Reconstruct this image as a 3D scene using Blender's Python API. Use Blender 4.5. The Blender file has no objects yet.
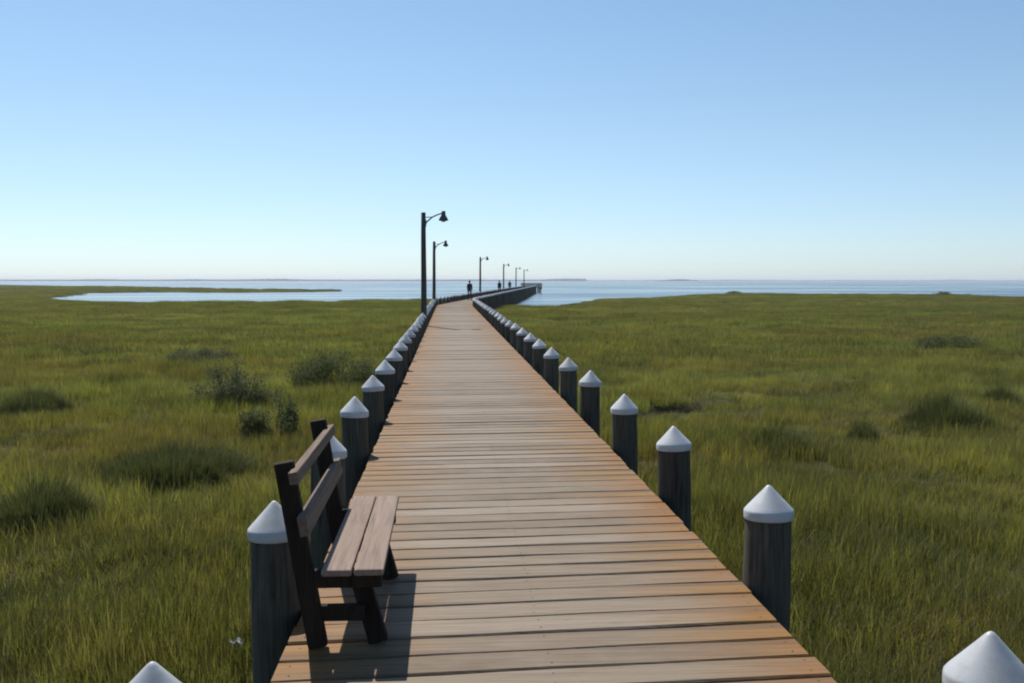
import bpy, bmesh, math, random
import numpy as np
from mathutils import Vector, Matrix

random.seed(7)
rng = np.random.default_rng(11)
scene = bpy.context.scene
COL = scene.collection
R = math.radians

# ------------------------------------------------------------------ basic measures (metres; deck top is z = 0)
EYE = 1.73
FPX = 1010.0                      # focal length in pixels of a 1024 wide picture
GROUND_Z, WATER_Z = -1.13, -1.37
DECK_L, DECK_R = -0.765, 1.67     # deck edges of the straight run
BEND_Y, BEND_T = 71.0, 0.112      # where it bends, and how much
END_Y = 250.0
MID = 0.5 * (DECK_L + DECK_R); HALF = 0.5 * (DECK_R - DECK_L)

def path_x(y):
    """sideways offset of the boardwalk at distance y (a short smooth bend)"""
    t = y - BEND_Y
    if t < -2: return 0.0
    if t < 2: return BEND_T * (t + 2) ** 2 / 8.0
    return BEND_T * t

SUN_EL, SUN_AZ = R(52.5), R(-22.0)  # azimuth from +Y, positive to the right

# ------------------------------------------------------------------ object helpers
def link(o): COL.objects.link(o); return o
def tag(o, label=None, cat=None, group=None, kind=None):
    if label: o['label'] = label
    if cat: o['category'] = cat
    if group: o['group'] = group
    if kind: o['kind'] = kind
    return o
def empty(name, loc=(0, 0, 0), rz=0.0):
    o = bpy.data.objects.new(name, None); o.empty_display_size = 0.2
    o.location = loc; o.rotation_euler = (0, 0, rz)
    return link(o)
def mesh_obj(name, me, mat=None, parent=None, loc=(0, 0, 0)):
    o = bpy.data.objects.new(name, me); o.location = loc
    if mat and not me.materials: me.materials.append(mat)
    if parent: o.parent = parent
    return link(o)
def bm_obj(name, bm, mat, parent=None, loc=(0, 0, 0), smooth=False, bevel=0.0):
    me = bpy.data.meshes.new(name)
    bmesh.ops.recalc_face_normals(bm, faces=bm.faces)
    if bevel > 0:
        ed = [e for e in bm.edges if len(e.link_faces) == 2 and e.calc_face_angle(0) > 0.6]
        bmesh.ops.bevel(bm, geom=ed, offset=bevel, segments=2, affect='EDGES', profile=0.6, clamp_overlap=True)
    for f in bm.faces: f.smooth = smooth
    bm.to_mesh(me); bm.free()
    return mesh_obj(name, me, mat, parent, loc)
def add_box(bm, c, s, rot=None):
    m = Matrix.Translation(c)
    if rot is not None: m = m @ rot
    m = m @ Matrix.Diagonal((s[0], s[1], s[2], 1))
    return bmesh.ops.create_cube(bm, size=1.0, matrix=m)['verts']
def add_bar(bm, a, b, w, d, side=Vector((0, 1, 0))):
    """a rectangular timber from a to b; w measured across, d along 'side'"""
    a, b = Vector(a), Vector(b)
    z = (b - a).normalized(); y = (side - z * side.dot(z)).normalized(); x = y.cross(z)
    rot = Matrix((x, y, z)).transposed().to_4x4()
    return add_box(bm, (a + b) / 2, (w, d, (b - a).length), rot)
def lathe(bm, prof, seg=24, wob=None, mat=None):
    rings = []
    for (r, z) in prof:
        ring = []
        if r < 1e-5:
            ring = [bm.verts.new((0, 0, z))]
        else:
            for k in range(seg):
                a = 2 * math.pi * k / seg
                rr = r * (1 + (wob(a, z) if wob else 0))
                ring.append(bm.verts.new((rr * math.cos(a), rr * math.sin(a), z)))
        rings.append(ring)
    for A, B in zip(rings, rings[1:]):
        if len(A) == 1 and len(B) == 1: continue
        for k in range(seg):
            k2 = (k + 1) % seg
            if len(A) == 1: bm.faces.new((A[0], B[k2], B[k]))
            elif len(B) == 1: bm.faces.new((A[k], A[k2], B[0]))
            else: bm.faces.new((A[k], A[k2], B[k2], B[k]))
    if mat is not None: bm.transform(mat)
def tube(bm, pts, rads, seg=10):
    pts = [Vector(p) for p in pts]; rings = []
    for i, p in enumerate(pts):
        t = (pts[min(i + 1, len(pts) - 1)] - pts[max(i - 1, 0)]).normalized()
        u = t.orthogonal().normalized() if i == 0 else (u - t * u.dot(t)).normalized()
        v = t.cross(u)
        rings.append([bm.verts.new(p + rads[i] * (math.cos(2 * math.pi * k / seg) * u + math.sin(2 * math.pi * k / seg) * v)) for k in range(seg)])
    for A, B in zip(rings, rings[1:]):
        for k in range(seg): bm.faces.new((A[k], A[(k + 1) % seg], B[(k + 1) % seg], B[k]))
    bm.faces.new(rings[0][::-1]); bm.faces.new(rings[-1])

# ------------------------------------------------------------------ materials
class NT:
    def __init__(s, name):
        s.m = bpy.data.materials.new(name); s.m.use_nodes = True
        s.t = s.m.node_tree; s.n = s.t.nodes; s.l = s.t.links
        s.bsdf = s.n['Principled BSDF']; s.out = s.n['Material Output']
        s.bsdf.inputs['Specular IOR Level'].default_value = 0.3
    def new(s, typ, **kw):
        n = s.n.new(typ)
        for k, v in kw.items(): setattr(n, k, v)
        return n
    def link(s, a, b): s.l.new(a, b)
    def pos(s): return s.new('ShaderNodeNewGeometry').outputs['Position']
    def objc(s): return s.new('ShaderNodeTexCoord').outputs['Object']
    def scaled(s, vec, sc, loc=(0, 0, 0)):
        m = s.new('ShaderNodeMapping'); m.inputs['Scale'].default_value = sc; m.inputs['Location'].default_value = loc
        s.link(vec, m.inputs['Vector']); return m.outputs['Vector']
    def noise(s, vec, scale, detail=4, rough=0.55, dist=0.0):
        n = s.new('ShaderNodeTexNoise'); n.inputs['Scale'].default_value = scale
        n.inputs['Detail'].default_value = detail; n.inputs['Roughness'].default_value = rough
        n.inputs['Distortion'].default_value = dist
        s.link(vec, n.inputs['Vector']); return n.outputs['Fac']
    def ramp(s, fac, stops):
        r = s.new('ShaderNodeValToRGB'); e = r.color_ramp.elements
        while len(e) < len(stops): e.new(0.5)
        for el, (p, c) in zip(e, stops):
            el.position = p; el.color = (*c, 1) if hasattr(c, '__len__') else (c, c, c, 1)
        s.link(fac, r.inputs['Fac']); return r.outputs['Color']
    def mix(s, fac, a, b, blend='MIX'):
        n = s.new('ShaderNodeMix', data_type='RGBA', blend_type=blend)
        for sock, v in ((n.inputs['Factor'], fac), (n.inputs[6], a), (n.inputs[7], b)):
            if isinstance(v, (int, float)): sock.default_value = v
            elif isinstance(v, tuple): sock.default_value = (*v, 1)
            else: s.link(v, sock)
        return n.outputs[2]
    def math(s, op, a, b=None, c=None, clamp=False):
        n = s.new('ShaderNodeMath', operation=op, use_clamp=clamp)
        for i, v in enumerate((a, b, c)):
            if v is None: continue
            if isinstance(v, (int, float)): n.inputs[i].default_value = v
            else: s.link(v, n.inputs[i])
        return n.outputs[0]
    def attr(s, name, typ='GEOMETRY'):
        return s.new('ShaderNodeAttribute', attribute_name=name, attribute_type=typ)
    def bump(s, h, strength=0.3, dist=0.01):
        b = s.new('ShaderNodeBump'); b.inputs['Strength'].default_value = strength; b.inputs['Distance'].default_value = dist
        s.link(h, b.inputs['Height']); s.link(b.outputs['Normal'], s.bsdf.inputs['Normal'])
    def color(s, c):
        if isinstance(c, tuple): s.bsdf.inputs['Base Color'].default_value = (*c, 1)
        else: s.link(c, s.bsdf.inputs['Base Color'])
    def rough(s, v):
        if isinstance(v, (int, float)): s.bsdf.inputs['Roughness'].default_value = v
        else: s.link(v, s.bsdf.inputs['Roughness'])

# weathered deck boards: 'board' = (metres along the board, metres across, random), 'edge' = 0 centre .. 1 deck edge
def mat_deck():
    s = NT('deck_wood')
    bc = s.attr('board').outputs['Vector']; tone = s.attr('tone'); sep = s.new('ShaderNodeSeparateColor')
    s.link(tone.outputs['Color'], sep.inputs['Color'])
    rnd, rnd2, edge = sep.outputs['Red'], sep.outputs['Green'], sep.outputs['Blue']
    grain = s.noise(s.scaled(bc, (2.2, 60, 7)), 1.0, 5, 0.65, 0.4)
    fine = s.noise(s.scaled(bc, (6, 190, 7)), 1.0, 3, 0.6)
    blot = s.noise(s.scaled(bc, (2.6, 3.0, 9)), 1.0, 4, 0.6)
    big = s.noise(s.scaled(s.pos(), (0.55, 0.28, 1)), 1.0, 3, 0.6)
    base = s.ramp(rnd, [(0.0, (0.120, 0.082, 0.046)), (0.35, (0.160, 0.113, 0.068)), (0.7, (0.188, 0.139, 0.089)), (1.0, (0.230, 0.178, 0.124))])
    grey = s.mix(s.ramp(blot, [(0.40, 0.0), (0.72, 0.6)]), base, (0.205, 0.160, 0.114))
    # foot traffic bleaches the middle; the edges keep their orange-brown preservative
    wob = s.math('MULTIPLY_ADD', s.math('SUBTRACT', blot, 0.5), 0.55, s.math('MULTIPLY_ADD', s.math('SUBTRACT', rnd2, 0.5), 0.34, edge))
    wob = s.math('MULTIPLY_ADD', s.math('SUBTRACT', big, 0.5), 0.42, wob)
    e1 = s.ramp(wob, [(0.40, 0.0), (0.74, 0.60), (0.94, 1.0)])
    col = s.mix(e1, grey, s.mix(rnd2, (0.215, 0.085, 0.010), (0.210, 0.112, 0.024)))
    g2 = s.ramp(grain, [(0.25, 0.52), (0.5, 0.95), (0.8, 1.16)])
    col = s.mix(0.8, col, g2, 'MULTIPLY')
    knots = s.noise(s.scaled(bc, (5, 16, 11)), 1.0, 2, 0.5)
    col = s.mix(s.ramp(knots, [(0.70, 0.0), (0.78, 0.55)]), col, (0.12, 0.07, 0.04))
    # grime worked into the long edges of every board
    sx = s.new('ShaderNodeSeparateXYZ'); s.link(bc, sx.inputs[0])
    ed = s.math('ABSOLUTE', s.math('SUBTRACT', sx.outputs['Y'], 0.116))
    ed = s.math('MULTIPLY_ADD', s.math('SUBTRACT', grain, 0.5), 0.03, ed)
    ed = s.math('MULTIPLY_ADD', s.math('SUBTRACT', blot, 0.5), 0.04, ed)
    col = s.mix(s.math('MULTIPLY', s.ramp(s.math('MULTIPLY', ed, 8.0), [(0.74, 0.0), (0.90, 0.9)]), rnd2), col, (0.085, 0.052, 0.030))
    stain = s.noise(s.scaled(s.pos(), (1.4, 0.9, 1)), 1.0, 5, 0.7)
    col = s.mix(s.ramp(stain, [(0.56, 0.0), (0.72, 0.34)]), col, (0.15, 0.105, 0.075))
    s.color(col); s.rough(s.ramp(grain, [(0.3, 0.80), (0.8, 0.58)])); s.bsdf.inputs['Specular IOR Level'].default_value = 0.35
    h = s.math('MULTIPLY_ADD', fine, 0.4, grain)
    s.bump(h, 0.7, 0.006)
    return s.m

def mat_wood(name, dark, light, scale=(30, 30, 2.0), warm=None, rough=0.85, bump=0.5):
    s = NT(name); v = s.objc(); s.bsdf.inputs['Specular IOR Level'].default_value = 0.15
    g = s.noise(s.scaled(v, scale), 1.0, 5, 0.65, 0.3)
    b = s.noise(v, 3.0, 4, 0.6)
    col = s.ramp(g, [(0.28, dark), (0.72, light)])
    if warm: col = s.mix(s.ramp(b, [(0.42, 0.0), (0.68, 0.7)]), col, warm)
    inf = s.new('ShaderNodeObjectInfo').outputs['Random']
    col = s.mix(1.0, col, s.ramp(inf, [(0.0, 0.78), (1.0, 1.2)]), 'MULTIPLY')
    s.color(col); s.rough(rough); s.bump(g, bump, 0.01)
    return s.m

def mat_cap():
    s = NT('cap_white_plastic'); v = s.objc()
    d = s.noise(v, 9.0, 5, 0.7)
    run = s.noise(s.scaled(v, (22, 22, 3)), 1.0, 4, 0.6)
    col = s.mix(s.ramp(d, [(0.46, 0.0), (0.74, 0.6)]), (0.50, 0.515, 0.53), (0.31, 0.305, 0.28))
    col = s.mix(s.ramp(run, [(0.6, 0.0), (0.8, 0.4)]), col, (0.40, 0.39, 0.36))
    inf = s.new('ShaderNodeObjectInfo').outputs['Random']
    col = s.mix(1.0, col, s.ramp(inf, [(0.0, 0.80), (1.0, 1.06)]), 'MULTIPLY')
    s.color(col); s.rough(0.42); s.bump(d, 0.12, 0.01)
    return s.m

def plain(name, c, rough=0.6, metal=0.0):
    s = NT(name); v = s.objc()
    n = s.noise(v, 14.0, 4, 0.6)
    s.color(s.mix(n, tuple(x * 0.75 for x in c), tuple(min(1, x * 1.22) for x in c)))
    s.rough(rough); s.bsdf.inputs['Metallic'].default_value = metal
    return s.m

def marsh_colour(s, p):
    """stands of different plants in world space: olive, yellow-green, straw and russet zones, darker rush between"""
    zone = s.noise(s.scaled(p, (0.012, 0.05, 0.0)), 1.0, 4, 0.55, 0.5)
    zone2 = s.noise(s.scaled(p, (0.030, 0.085, 0.0), (31, 7, 0)), 1.0, 5, 0.62, 0.6)
    zone3 = s.noise(s.scaled(p, (0.045, 0.11, 0.0), (5, 63, 0)), 1.0, 5, 0.65, 0.8)
    patch = s.noise(s.scaled(p, (0.30, 0.46, 0.0)), 1.0, 5, 0.62, 0.4)
    col = s.ramp(zone, [(0.32, (0.130, 0.160, 0.043)), (0.48, (0.172, 0.188, 0.055)), (0.60, (0.275, 0.280, 0.102)), (0.75, (0.156, 0.178, 0.052))])
    col = s.mix(s.ramp(zone2, [(0.48, 0.0), (0.62, 0.85)]), col, (0.205, 0.140, 0.058))
    col = s.mix(s.ramp(zone3, [(0.53, 0.0), (0.64, 0.75)]), col, (0.085, 0.088, 0.026))
    # browner growth near the camera, with shade between the near blades painted in
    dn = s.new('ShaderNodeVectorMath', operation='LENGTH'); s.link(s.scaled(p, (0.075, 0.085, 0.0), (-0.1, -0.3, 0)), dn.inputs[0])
    near_brown_shade = s.math('MULTIPLY_ADD', s.math('SUBTRACT', patch, 0.5), 0.9, dn.outputs['Value'])
    col = s.mix(s.ramp(near_brown_shade, [(0.45, 0.80), (1.05, 0.0)]), col, (0.086, 0.082, 0.031))
    col = s.mix(s.ramp(patch, [(0.40, 0.85), (0.54, 0.0)]), col, (0.080, 0.088, 0.028))
    return col

def mat_grass():
    s = NT('marsh_grass_blades'); p = s.pos(); s.bsdf.inputs['Specular IOR Level'].default_value = 0.12
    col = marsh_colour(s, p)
    fine = s.noise(s.scaled(p, (3.4, 3.4, 0.0)), 1.0, 3, 0.6)
    a = s.attr('blade').outputs['Color']
    mid = s.noise(s.scaled(p, (1.25, 1.6, 0.0), (3, 9, 0)), 1.0, 4, 0.6, 0.5)
    col = s.mix(s.ramp(mid, [(0.36, 0.65), (0.50, 0.0)]), col, (0.070, 0.080, 0.026))
    col = s.mix(s.ramp(mid, [(0.56, 0.0), (0.70, 0.6)]), col, (0.215, 0.165, 0.075))
    col = s.mix(s.ramp(fine, [(0.48, 0.0), (0.66, 0.6)]), col, (0.205, 0.210, 0.072))
    sp = s.new('ShaderNodeSeparateColor'); s.link(a, sp.inputs['Color'])
    col = s.mix(s.ramp(sp.outputs['Red'], [(0.70, 0.0), (0.92, 0.85)]), col, (0.24, 0.205, 0.105))   # dead straw blades
    col = s.mix(1.0, col, s.ramp(sp.outputs['Green'], [(0.0, 0.74), (1.0, 1.24)]), 'MULTIPLY')
    s.color(col); s.rough(0.6)
    tr = s.new('ShaderNodeBsdfTranslucent'); s.link(s.mix(1.0, col, (1.2, 1.25, 0.55), 'MULTIPLY'), tr.inputs['Color'])
    mx = s.new('ShaderNodeMixShader'); mx.inputs[0].default_value = 0.46
    s.link(s.bsdf.outputs[0], mx.inputs[1]); s.link(tr.outputs[0], mx.inputs[2]); s.link(mx.outputs[0], s.out.inputs['Surface'])
    return s.m

def mat_leaf(name, dark, light, trans=0.25):
    s = NT(name); a = s.attr('blade').outputs['Color']; s.bsdf.inputs['Specular IOR Level'].default_value = 0.1
    sp = s.new('ShaderNodeSeparateColor'); s.link(a, sp.inputs['Color'])
    col = s.ramp(sp.outputs['Green'], [(0.0, dark), (1.0, light)])
    col = s.mix(s.ramp(sp.outputs['Red'], [(0.8, 0.0), (0.95, 0.7)]), col, (0.15, 0.13, 0.07))
    s.color(col); s.rough(0.65)
    tr = s.new('ShaderNodeBsdfTranslucent'); s.link(col, tr.inputs['Color'])
    mx = s.new('ShaderNodeMixShader'); mx.inputs[0].default_value = trans
    s.link(s.bsdf.outputs[0], mx.inputs[1]); s.link(tr.outputs[0], mx.inputs[2]); s.link(mx.outputs[0], s.out.inputs['Surface'])
    return s.m

def mat_ground():
    s = NT('marsh_soil'); p = s.pos(); s.bsdf.inputs['Specular IOR Level'].default_value = 0.04
    n = s.noise(p, 1.6, 6, 0.65)
    soil = s.ramp(n, [(0.3, (0.022, 0.020, 0.011)), (0.7, (0.050, 0.046, 0.022))])
    z = s.new('ShaderNodeSeparateXYZ'); s.link(p, z.inputs[0])
    wet = s.ramp(s.math('MULTIPLY_ADD', z.outputs['Z'], 5.0, 7.0, clamp=True), [(0.0, 1.0), (0.8, 0.0)])
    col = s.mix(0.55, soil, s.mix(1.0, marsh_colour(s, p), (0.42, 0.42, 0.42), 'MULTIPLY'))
    col = s.mix(wet, col, (0.014, 0.013, 0.010))
    s.color(col); s.rough(0.9); s.bump(n, 0.6, 0.05)
    return s.m

def mat_water():
    s = NT('bay_water'); p = s.pos()
    w1 = s.noise(s.scaled(p, (0.5, 0.9, 1)), 1.0, 4, 0.6, 0.3)
    w2 = s.noise(s.scaled(p, (0.012, 0.03, 1)), 1.0, 3, 0.6)
    s.color((0.030, 0.055, 0.072)); s.bsdf.inputs['Specular IOR Level'].default_value = 0.5
    s.rough(s.ramp(w2, [(0.35, 0.12), (0.65, 0.28)]))
    b = s.new('ShaderNodeBump'); b.inputs['Distance'].default_value = 0.10
    s.link(s.ramp(w2, [(0.3, 0.15), (0.7, 0.8)]), b.inputs['Strength'])
    s.link(w1, b.inputs['Height']); s.link(b.outputs['Normal'], s.bsdf.inputs['Normal'])
    return s.m

M_DECK = mat_deck()
M_PILE = mat_wood('creosote_piling', (0.018, 0.016, 0.013), (0.120, 0.108, 0.086), (34, 34, 2.2), (0.072, 0.070, 0.052))
M_BEAM = mat_wood('dark_timber', (0.03, 0.025, 0.02), (0.08, 0.066, 0.052), (30, 2.0, 30))
M_FRAME = mat_wood('bench_frame_wood', (0.012, 0.009, 0.007), (0.040, 0.028, 0.022), (40, 40, 3))
M_SEAT = mat_wood('bench_seat_wood', (0.150, 0.106, 0.083), (0.310, 0.236, 0.194), (55, 2.2, 55), (0.255, 0.192, 0.152))
M_BACK = mat_wood('bench_back_wood', (0.10, 0.070, 0.050), (0.215, 0.160, 0.122), (55, 2.2, 55))
M_LAMPWOOD = mat_wood('lamp_pole_wood', (0.035, 0.034, 0.031), (0.095, 0.090, 0.080), (26, 26, 1.2))
M_METAL = plain('lamp_painted_metal', (0.07, 0.085, 0.085), 0.5, 0.3)
M_GLASS = plain('lamp_lens', (0.35, 0.36, 0.34), 0.25)
M_CAP = mat_cap(); M_NAIL = plain('rusty_nail', (0.045, 0.028, 0.020), 0.7, 0.4)
M_GRASS = mat_grass()
M_SHRUB = mat_leaf('shrub_leaf', (0.055, 0.070, 0.020), (0.130, 0.150, 0.050), 0.35)
M_SHRUBG = mat_leaf('grey_shrub_leaf', (0.065, 0.078, 0.034), (0.145, 0.160, 0.070), 0.35)
M_REED = mat_leaf('rush_blade', (0.055, 0.066, 0.019), (0.125, 0.140, 0.042), 0.3)
M_TWIG = plain('twig_bark', (0.06, 0.045, 0.032), 0.9)
M_GROUND = mat_ground()
M_WATER = mat_water()
M_FAR = mat_leaf('far_wood_leaf', (0.030, 0.042, 0.020), (0.06, 0.075, 0.036), 0.1)

# ------------------------------------------------------------------ land and water layout
def w(px, d): return ((px - 448.0) / FPX * d, d)
LAND = [(-900, -400), (-900, 1000), w(-300, 930), w(0, 800), w(150, 468), w(250, 345), w(330, 315), w(346, 300), w(338, 288), w(290, 268), w(250, 262), w(150, 270), w(100, 250), w(75, 205), w(49, 163),
        w(90, 141), w(130, 135), w(172, 133), w(246, 135), w(330, 141), w(410, 146), w(450, 142), w(480, 124), w(500, 112), w(530, 108), w(556, 110), w(575, 126), w(588, 138), w(600, 150), w(640, 163),
        w(680, 178), w(710, 204), w(740, 216), w(770, 212), w(800, 203), w(870, 198), w(950, 194), w(1000, 180), w(1060, 160), w(1400, 140), (900, 120), (900, -400)]
LP = np.array(LAND)
def land_dist(X, Y):
    """signed distance to the shoreline, positive on land"""
    X = np.asarray(X, float); Y = np.asarray(Y, float)
    best = np.full(X.shape, 1e9); ins = np.zeros(X.shape, bool)
    n = len(LP)
    for i in range(n):
        ax, ay = LP[i]; bx, by = LP[(i + 1) % n]
        dx, dy = bx - ax, by - ay
        t = np.clip(((X - ax) * dx + (Y - ay) * dy) / (dx * dx + dy * dy), 0, 1)
        best = np.minimum(best, np.hypot(X - ax - t * dx, Y - ay - t * dy))
        with np.errstate(divide='ignore', invalid='ignore'):
            c = ((ay > Y) != (by > Y)) & (X < (bx - ax) * (Y - ay) / (by - ay) + ax)
        ins ^= c
    wob = 1.1 * np.sin(X * 0.31 + 1.3 * np.sin(Y * 0.17)) + 0.8 * np.sin(Y * 0.43 + X * 0.71)
    return np.where(ins, best, -best) + wob
CREEK = np.array([(3.9, 20.6), (4.8, 22.2), (5.6, 22.7), (7.2, 23.6), (9.0, 24.4), (11.8, 25.9), (15.5, 27.5), (19, 31)])
def seg_dist(X, Y, P):
    best = np.full(np.shape(X), 1e9)
    for (ax, ay), (bx, by) in zip(P, P[1:]):
        dx, dy = bx - ax, by - ay
        t = np.clip(((X - ax) * dx + (Y - ay) * dy) / (dx * dx + dy * dy), 0, 1)
        best = np.minimum(best, np.hypot(X - ax - t * dx, Y - ay - t * dy))
    return best
def pool(X, Y):      # an open puddle on the creek
    return np.hypot((X - 5.25) / 0.85, (Y - 22.3) / 1.0)
def sstep(a, b, x):
    t = np.clip((x - a) / (b - a), 0, 1); return t * t * (3 - 2 * t)
def ground_h(X, Y):
    X = np.asarray(X, float); Y = np.asarray(Y, float)
    L = land_dist(X, Y)
    near = np.exp(-(np.hypot(X, Y) / 400.0) ** 2)
    z = GROUND_Z + near * (0.05 * np.sin(X * 0.9 + 1.7 * np.sin(Y * 0.37)) * np.sin(Y * 0.7 + 0.6) + 0.04 * np.sin(X * 0.23 + 2) * np.sin(Y * 0.19 + 1))
    z = np.where(L > 0, z, z) - (1.0 - sstep(-3.0, 1.2, L)) * 1.3
    z = z - 0.30 * (1 - sstep(0.15, 0.55, seg_dist(X, Y, CREEK))) - 0.32 * (1 - sstep(0.8, 1.15, pool(X, Y)))
    return z

def axis(fine, parts):
    v = []
    for a, b, st in parts: v += list(np.arange(a, b, st))
    return np.array(v + [parts[-1][1]])
ax_x = axis(0, [(-14000, -2000, 1500), (-2000, -600, 100), (-600, -200, 12), (-200, -40, 2.5), (-40, -14, 1.0), (-14, 24, 0.4), (24, 60, 1.2), (60, 220, 2.5), (220, 600, 12), (600, 2000, 100), (2000, 14000, 1500)])
ax_y = axis(0, [(-2000, -200, 200), (-200, -20, 12), (-20, 6, 1.5), (6, 34, 0.4), (34, 60, 1.2), (60, 340, 2.0), (340, 1000, 10), (1000, 2000, 100), (2000, 14000, 1500)])
def grid_mesh(name, xs, ys, hf):
    X, Y = np.meshgrid(xs, ys); Z = hf(X, Y)
    co = np.stack([X, Y, Z], -1).reshape(-1, 3); nx, ny = len(xs), len(ys)
    i = np.arange(nx - 1); j = np.arange(ny - 1)
    I, J = np.meshgrid(i, j); a = (J * nx + I).ravel()
    f = np.stack([a, a + 1, a + nx + 1, a + nx], -1)
    me = bpy.data.meshes.new(name)
    me.vertices.add(len(co)); me.vertices.foreach_set('co', co.astype(np.float32).ravel())
    me.loops.add(f.size); me.loops.foreach_set('vertex_index', f.astype(np.int32).ravel())
    me.polygons.add(len(f)); me.polygons.foreach_set('loop_start', np.arange(0, f.size, 4, dtype=np.int32))
    me.update(calc_edges=True)
    me.polygons.foreach_set('use_smooth', np.ones(len(f), bool))
    return me
tag(mesh_obj('ground', grid_mesh('ground', ax_x, ax_y, ground_h), M_GROUND), kind='structure')
wx = np.array([-14000, -3000, -800, -200, 0, 200, 800, 3000, 14000.0]); wy = np.array([-2000, 0, 100, 400, 1500, 5000, 14000.0])
tag(mesh_obj('water', grid_mesh('water', wx, wy, lambda X, Y: X * 0 + WATER_Z), M_WATER), kind='structure')

# ------------------------------------------------------------------ blades (grass patches, shrubs)
def blade_mesh(name, mat, base, height, lean, width, az, curl, tone, bands=2):
    """many tapered blades as one mesh; every argument is an array over the blades"""
    n = len(height)
    ts = np.linspace(0, 1, bands + 1)
    dirx, diry = np.cos(az), np.sin(az)
    px, py = -diry, dirx
    V = []; 
    for k, t in enumerate(ts):
        off = lean * (t ** 1.6) * height + curl * t ** 3 * height
        cx = base[:, 0] + dirx * off; cy = base[:, 1] + diry * off
        cz = base[:, 2] + height * (t - 0.18 * (lean + curl) * t * t)
        if k < bands:
            wd = width * (1 - 0.55 * t)
            V.append(np.stack([cx - px * wd, cy - py * wd, cz], -1)); V.append(np.stack([cx + px * wd, cy + py * wd, cz], -1))
        else:
            V.append(np.stack([cx, cy, cz], -1))
    nv = 2 * bands + 1
    co = np.stack(V, 1).reshape(-1, 3)
    b0 = np.arange(n)[:, None] * nv
    quads = [np.concatenate([b0 + 2 * k, b0 + 2 * k + 1, b0 + 2 * k + 3, b0 + 2 * k + 2], 1) for k in range(bands - 1)]
    tri = np.concatenate([b0 + 2 * bands - 2, b0 + 2 * bands - 1, b0 + 2 * bands], 1)
    loops = np.concatenate([q.ravel() for q in quads] + [tri.ravel()])
    starts = []; o = 0
    for q in quads: starts.append(o + 4 * np.arange(n)); o += q.size
    starts.append(o + 3 * np.arange(n))
    starts = np.concatenate(starts)
    me = bpy.data.meshes.new(name)
    me.vertices.add(len(co)); me.vertices.foreach_set('co', co.astype(np.float32).ravel())
    me.loops.add(len(loops)); me.loops.foreach_set('vertex_index', loops.astype(np.int32))
    me.polygons.add(len(starts)); me.polygons.foreach_set('loop_start', starts.astype(np.int32))
    me.update(calc_edges=True)
    at = me.attributes.new('blade', 'FLOAT_COLOR', 'POINT')
    c = np.repeat(np.concatenate([tone, np.zeros((n, 1)), np.ones((n, 1))], 1), nv, 0)
    at.data.foreach_set('color', c.astype(np.float32).ravel())
    me.materials.append(mat)
    return me
def patch(name, rad, n, hmean, wmean, clump):
    r = rad * np.sqrt(rng.random(n)); a = rng.random(n) * 2 * np.pi
    base = np.stack([r * np.cos(a), r * np.sin(a), np.full(n, -0.04)], -1)
    cc = rng.random((clump, 2)) * 2 * rad - rad
    di = np.hypot(base[:, None, 0] - cc[None, :, 0], base[:, None, 1] - cc[None, :, 1])
    k = di.argmin(1); pull = 0.45 * rng.random(n)
    base[:, :2] += (cc[k] - base[:, :2]) * pull[:, None]
    ch = rng.uniform(0.75, 1.25, clump)[k]; ct = rng.random(clump)[k]
    h = hmean * ch * rng.uniform(0.55, 1.25, n) * (1 - 0.25 * (r / rad) ** 4)
    lean = rng.gamma(2.0, 0.10, n); az = rng.random(n) * 2 * np.pi
    wind = rng.random(n) < 0.45; az[wind] = rng.normal(0.4, 0.6, wind.sum())
    tone = np.stack([rng.random(n), np.clip(0.55 * ct + 0.45 * rng.random(n), 0, 1)], -1)
    return blade_mesh(name, M_GRASS, base, h, lean, wmean * rng.uniform(0.6, 1.35, n), az, rng.gamma(1.5, 0.10, n), tone, 3 if wmean < 0.006 else 2)
gc = bpy.data.collections.new('grass_patches')
NEAR, FAR = 5, 4
for i in range(NEAR):
    gc.objects.link(bpy.data.objects.new('grass_patch_a%d' % i, patch('grass_patch_a%d' % i, 0.55, 620, 0.295, 0.0034, 22)))
for i in range(FAR):
    gc.objects.link(bpy.data.objects.new('grass_patch_b%d' % i, patch('grass_patch_b%d' % i, 1.5, 900, 0.31, 0.0105, 46)))

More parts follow.
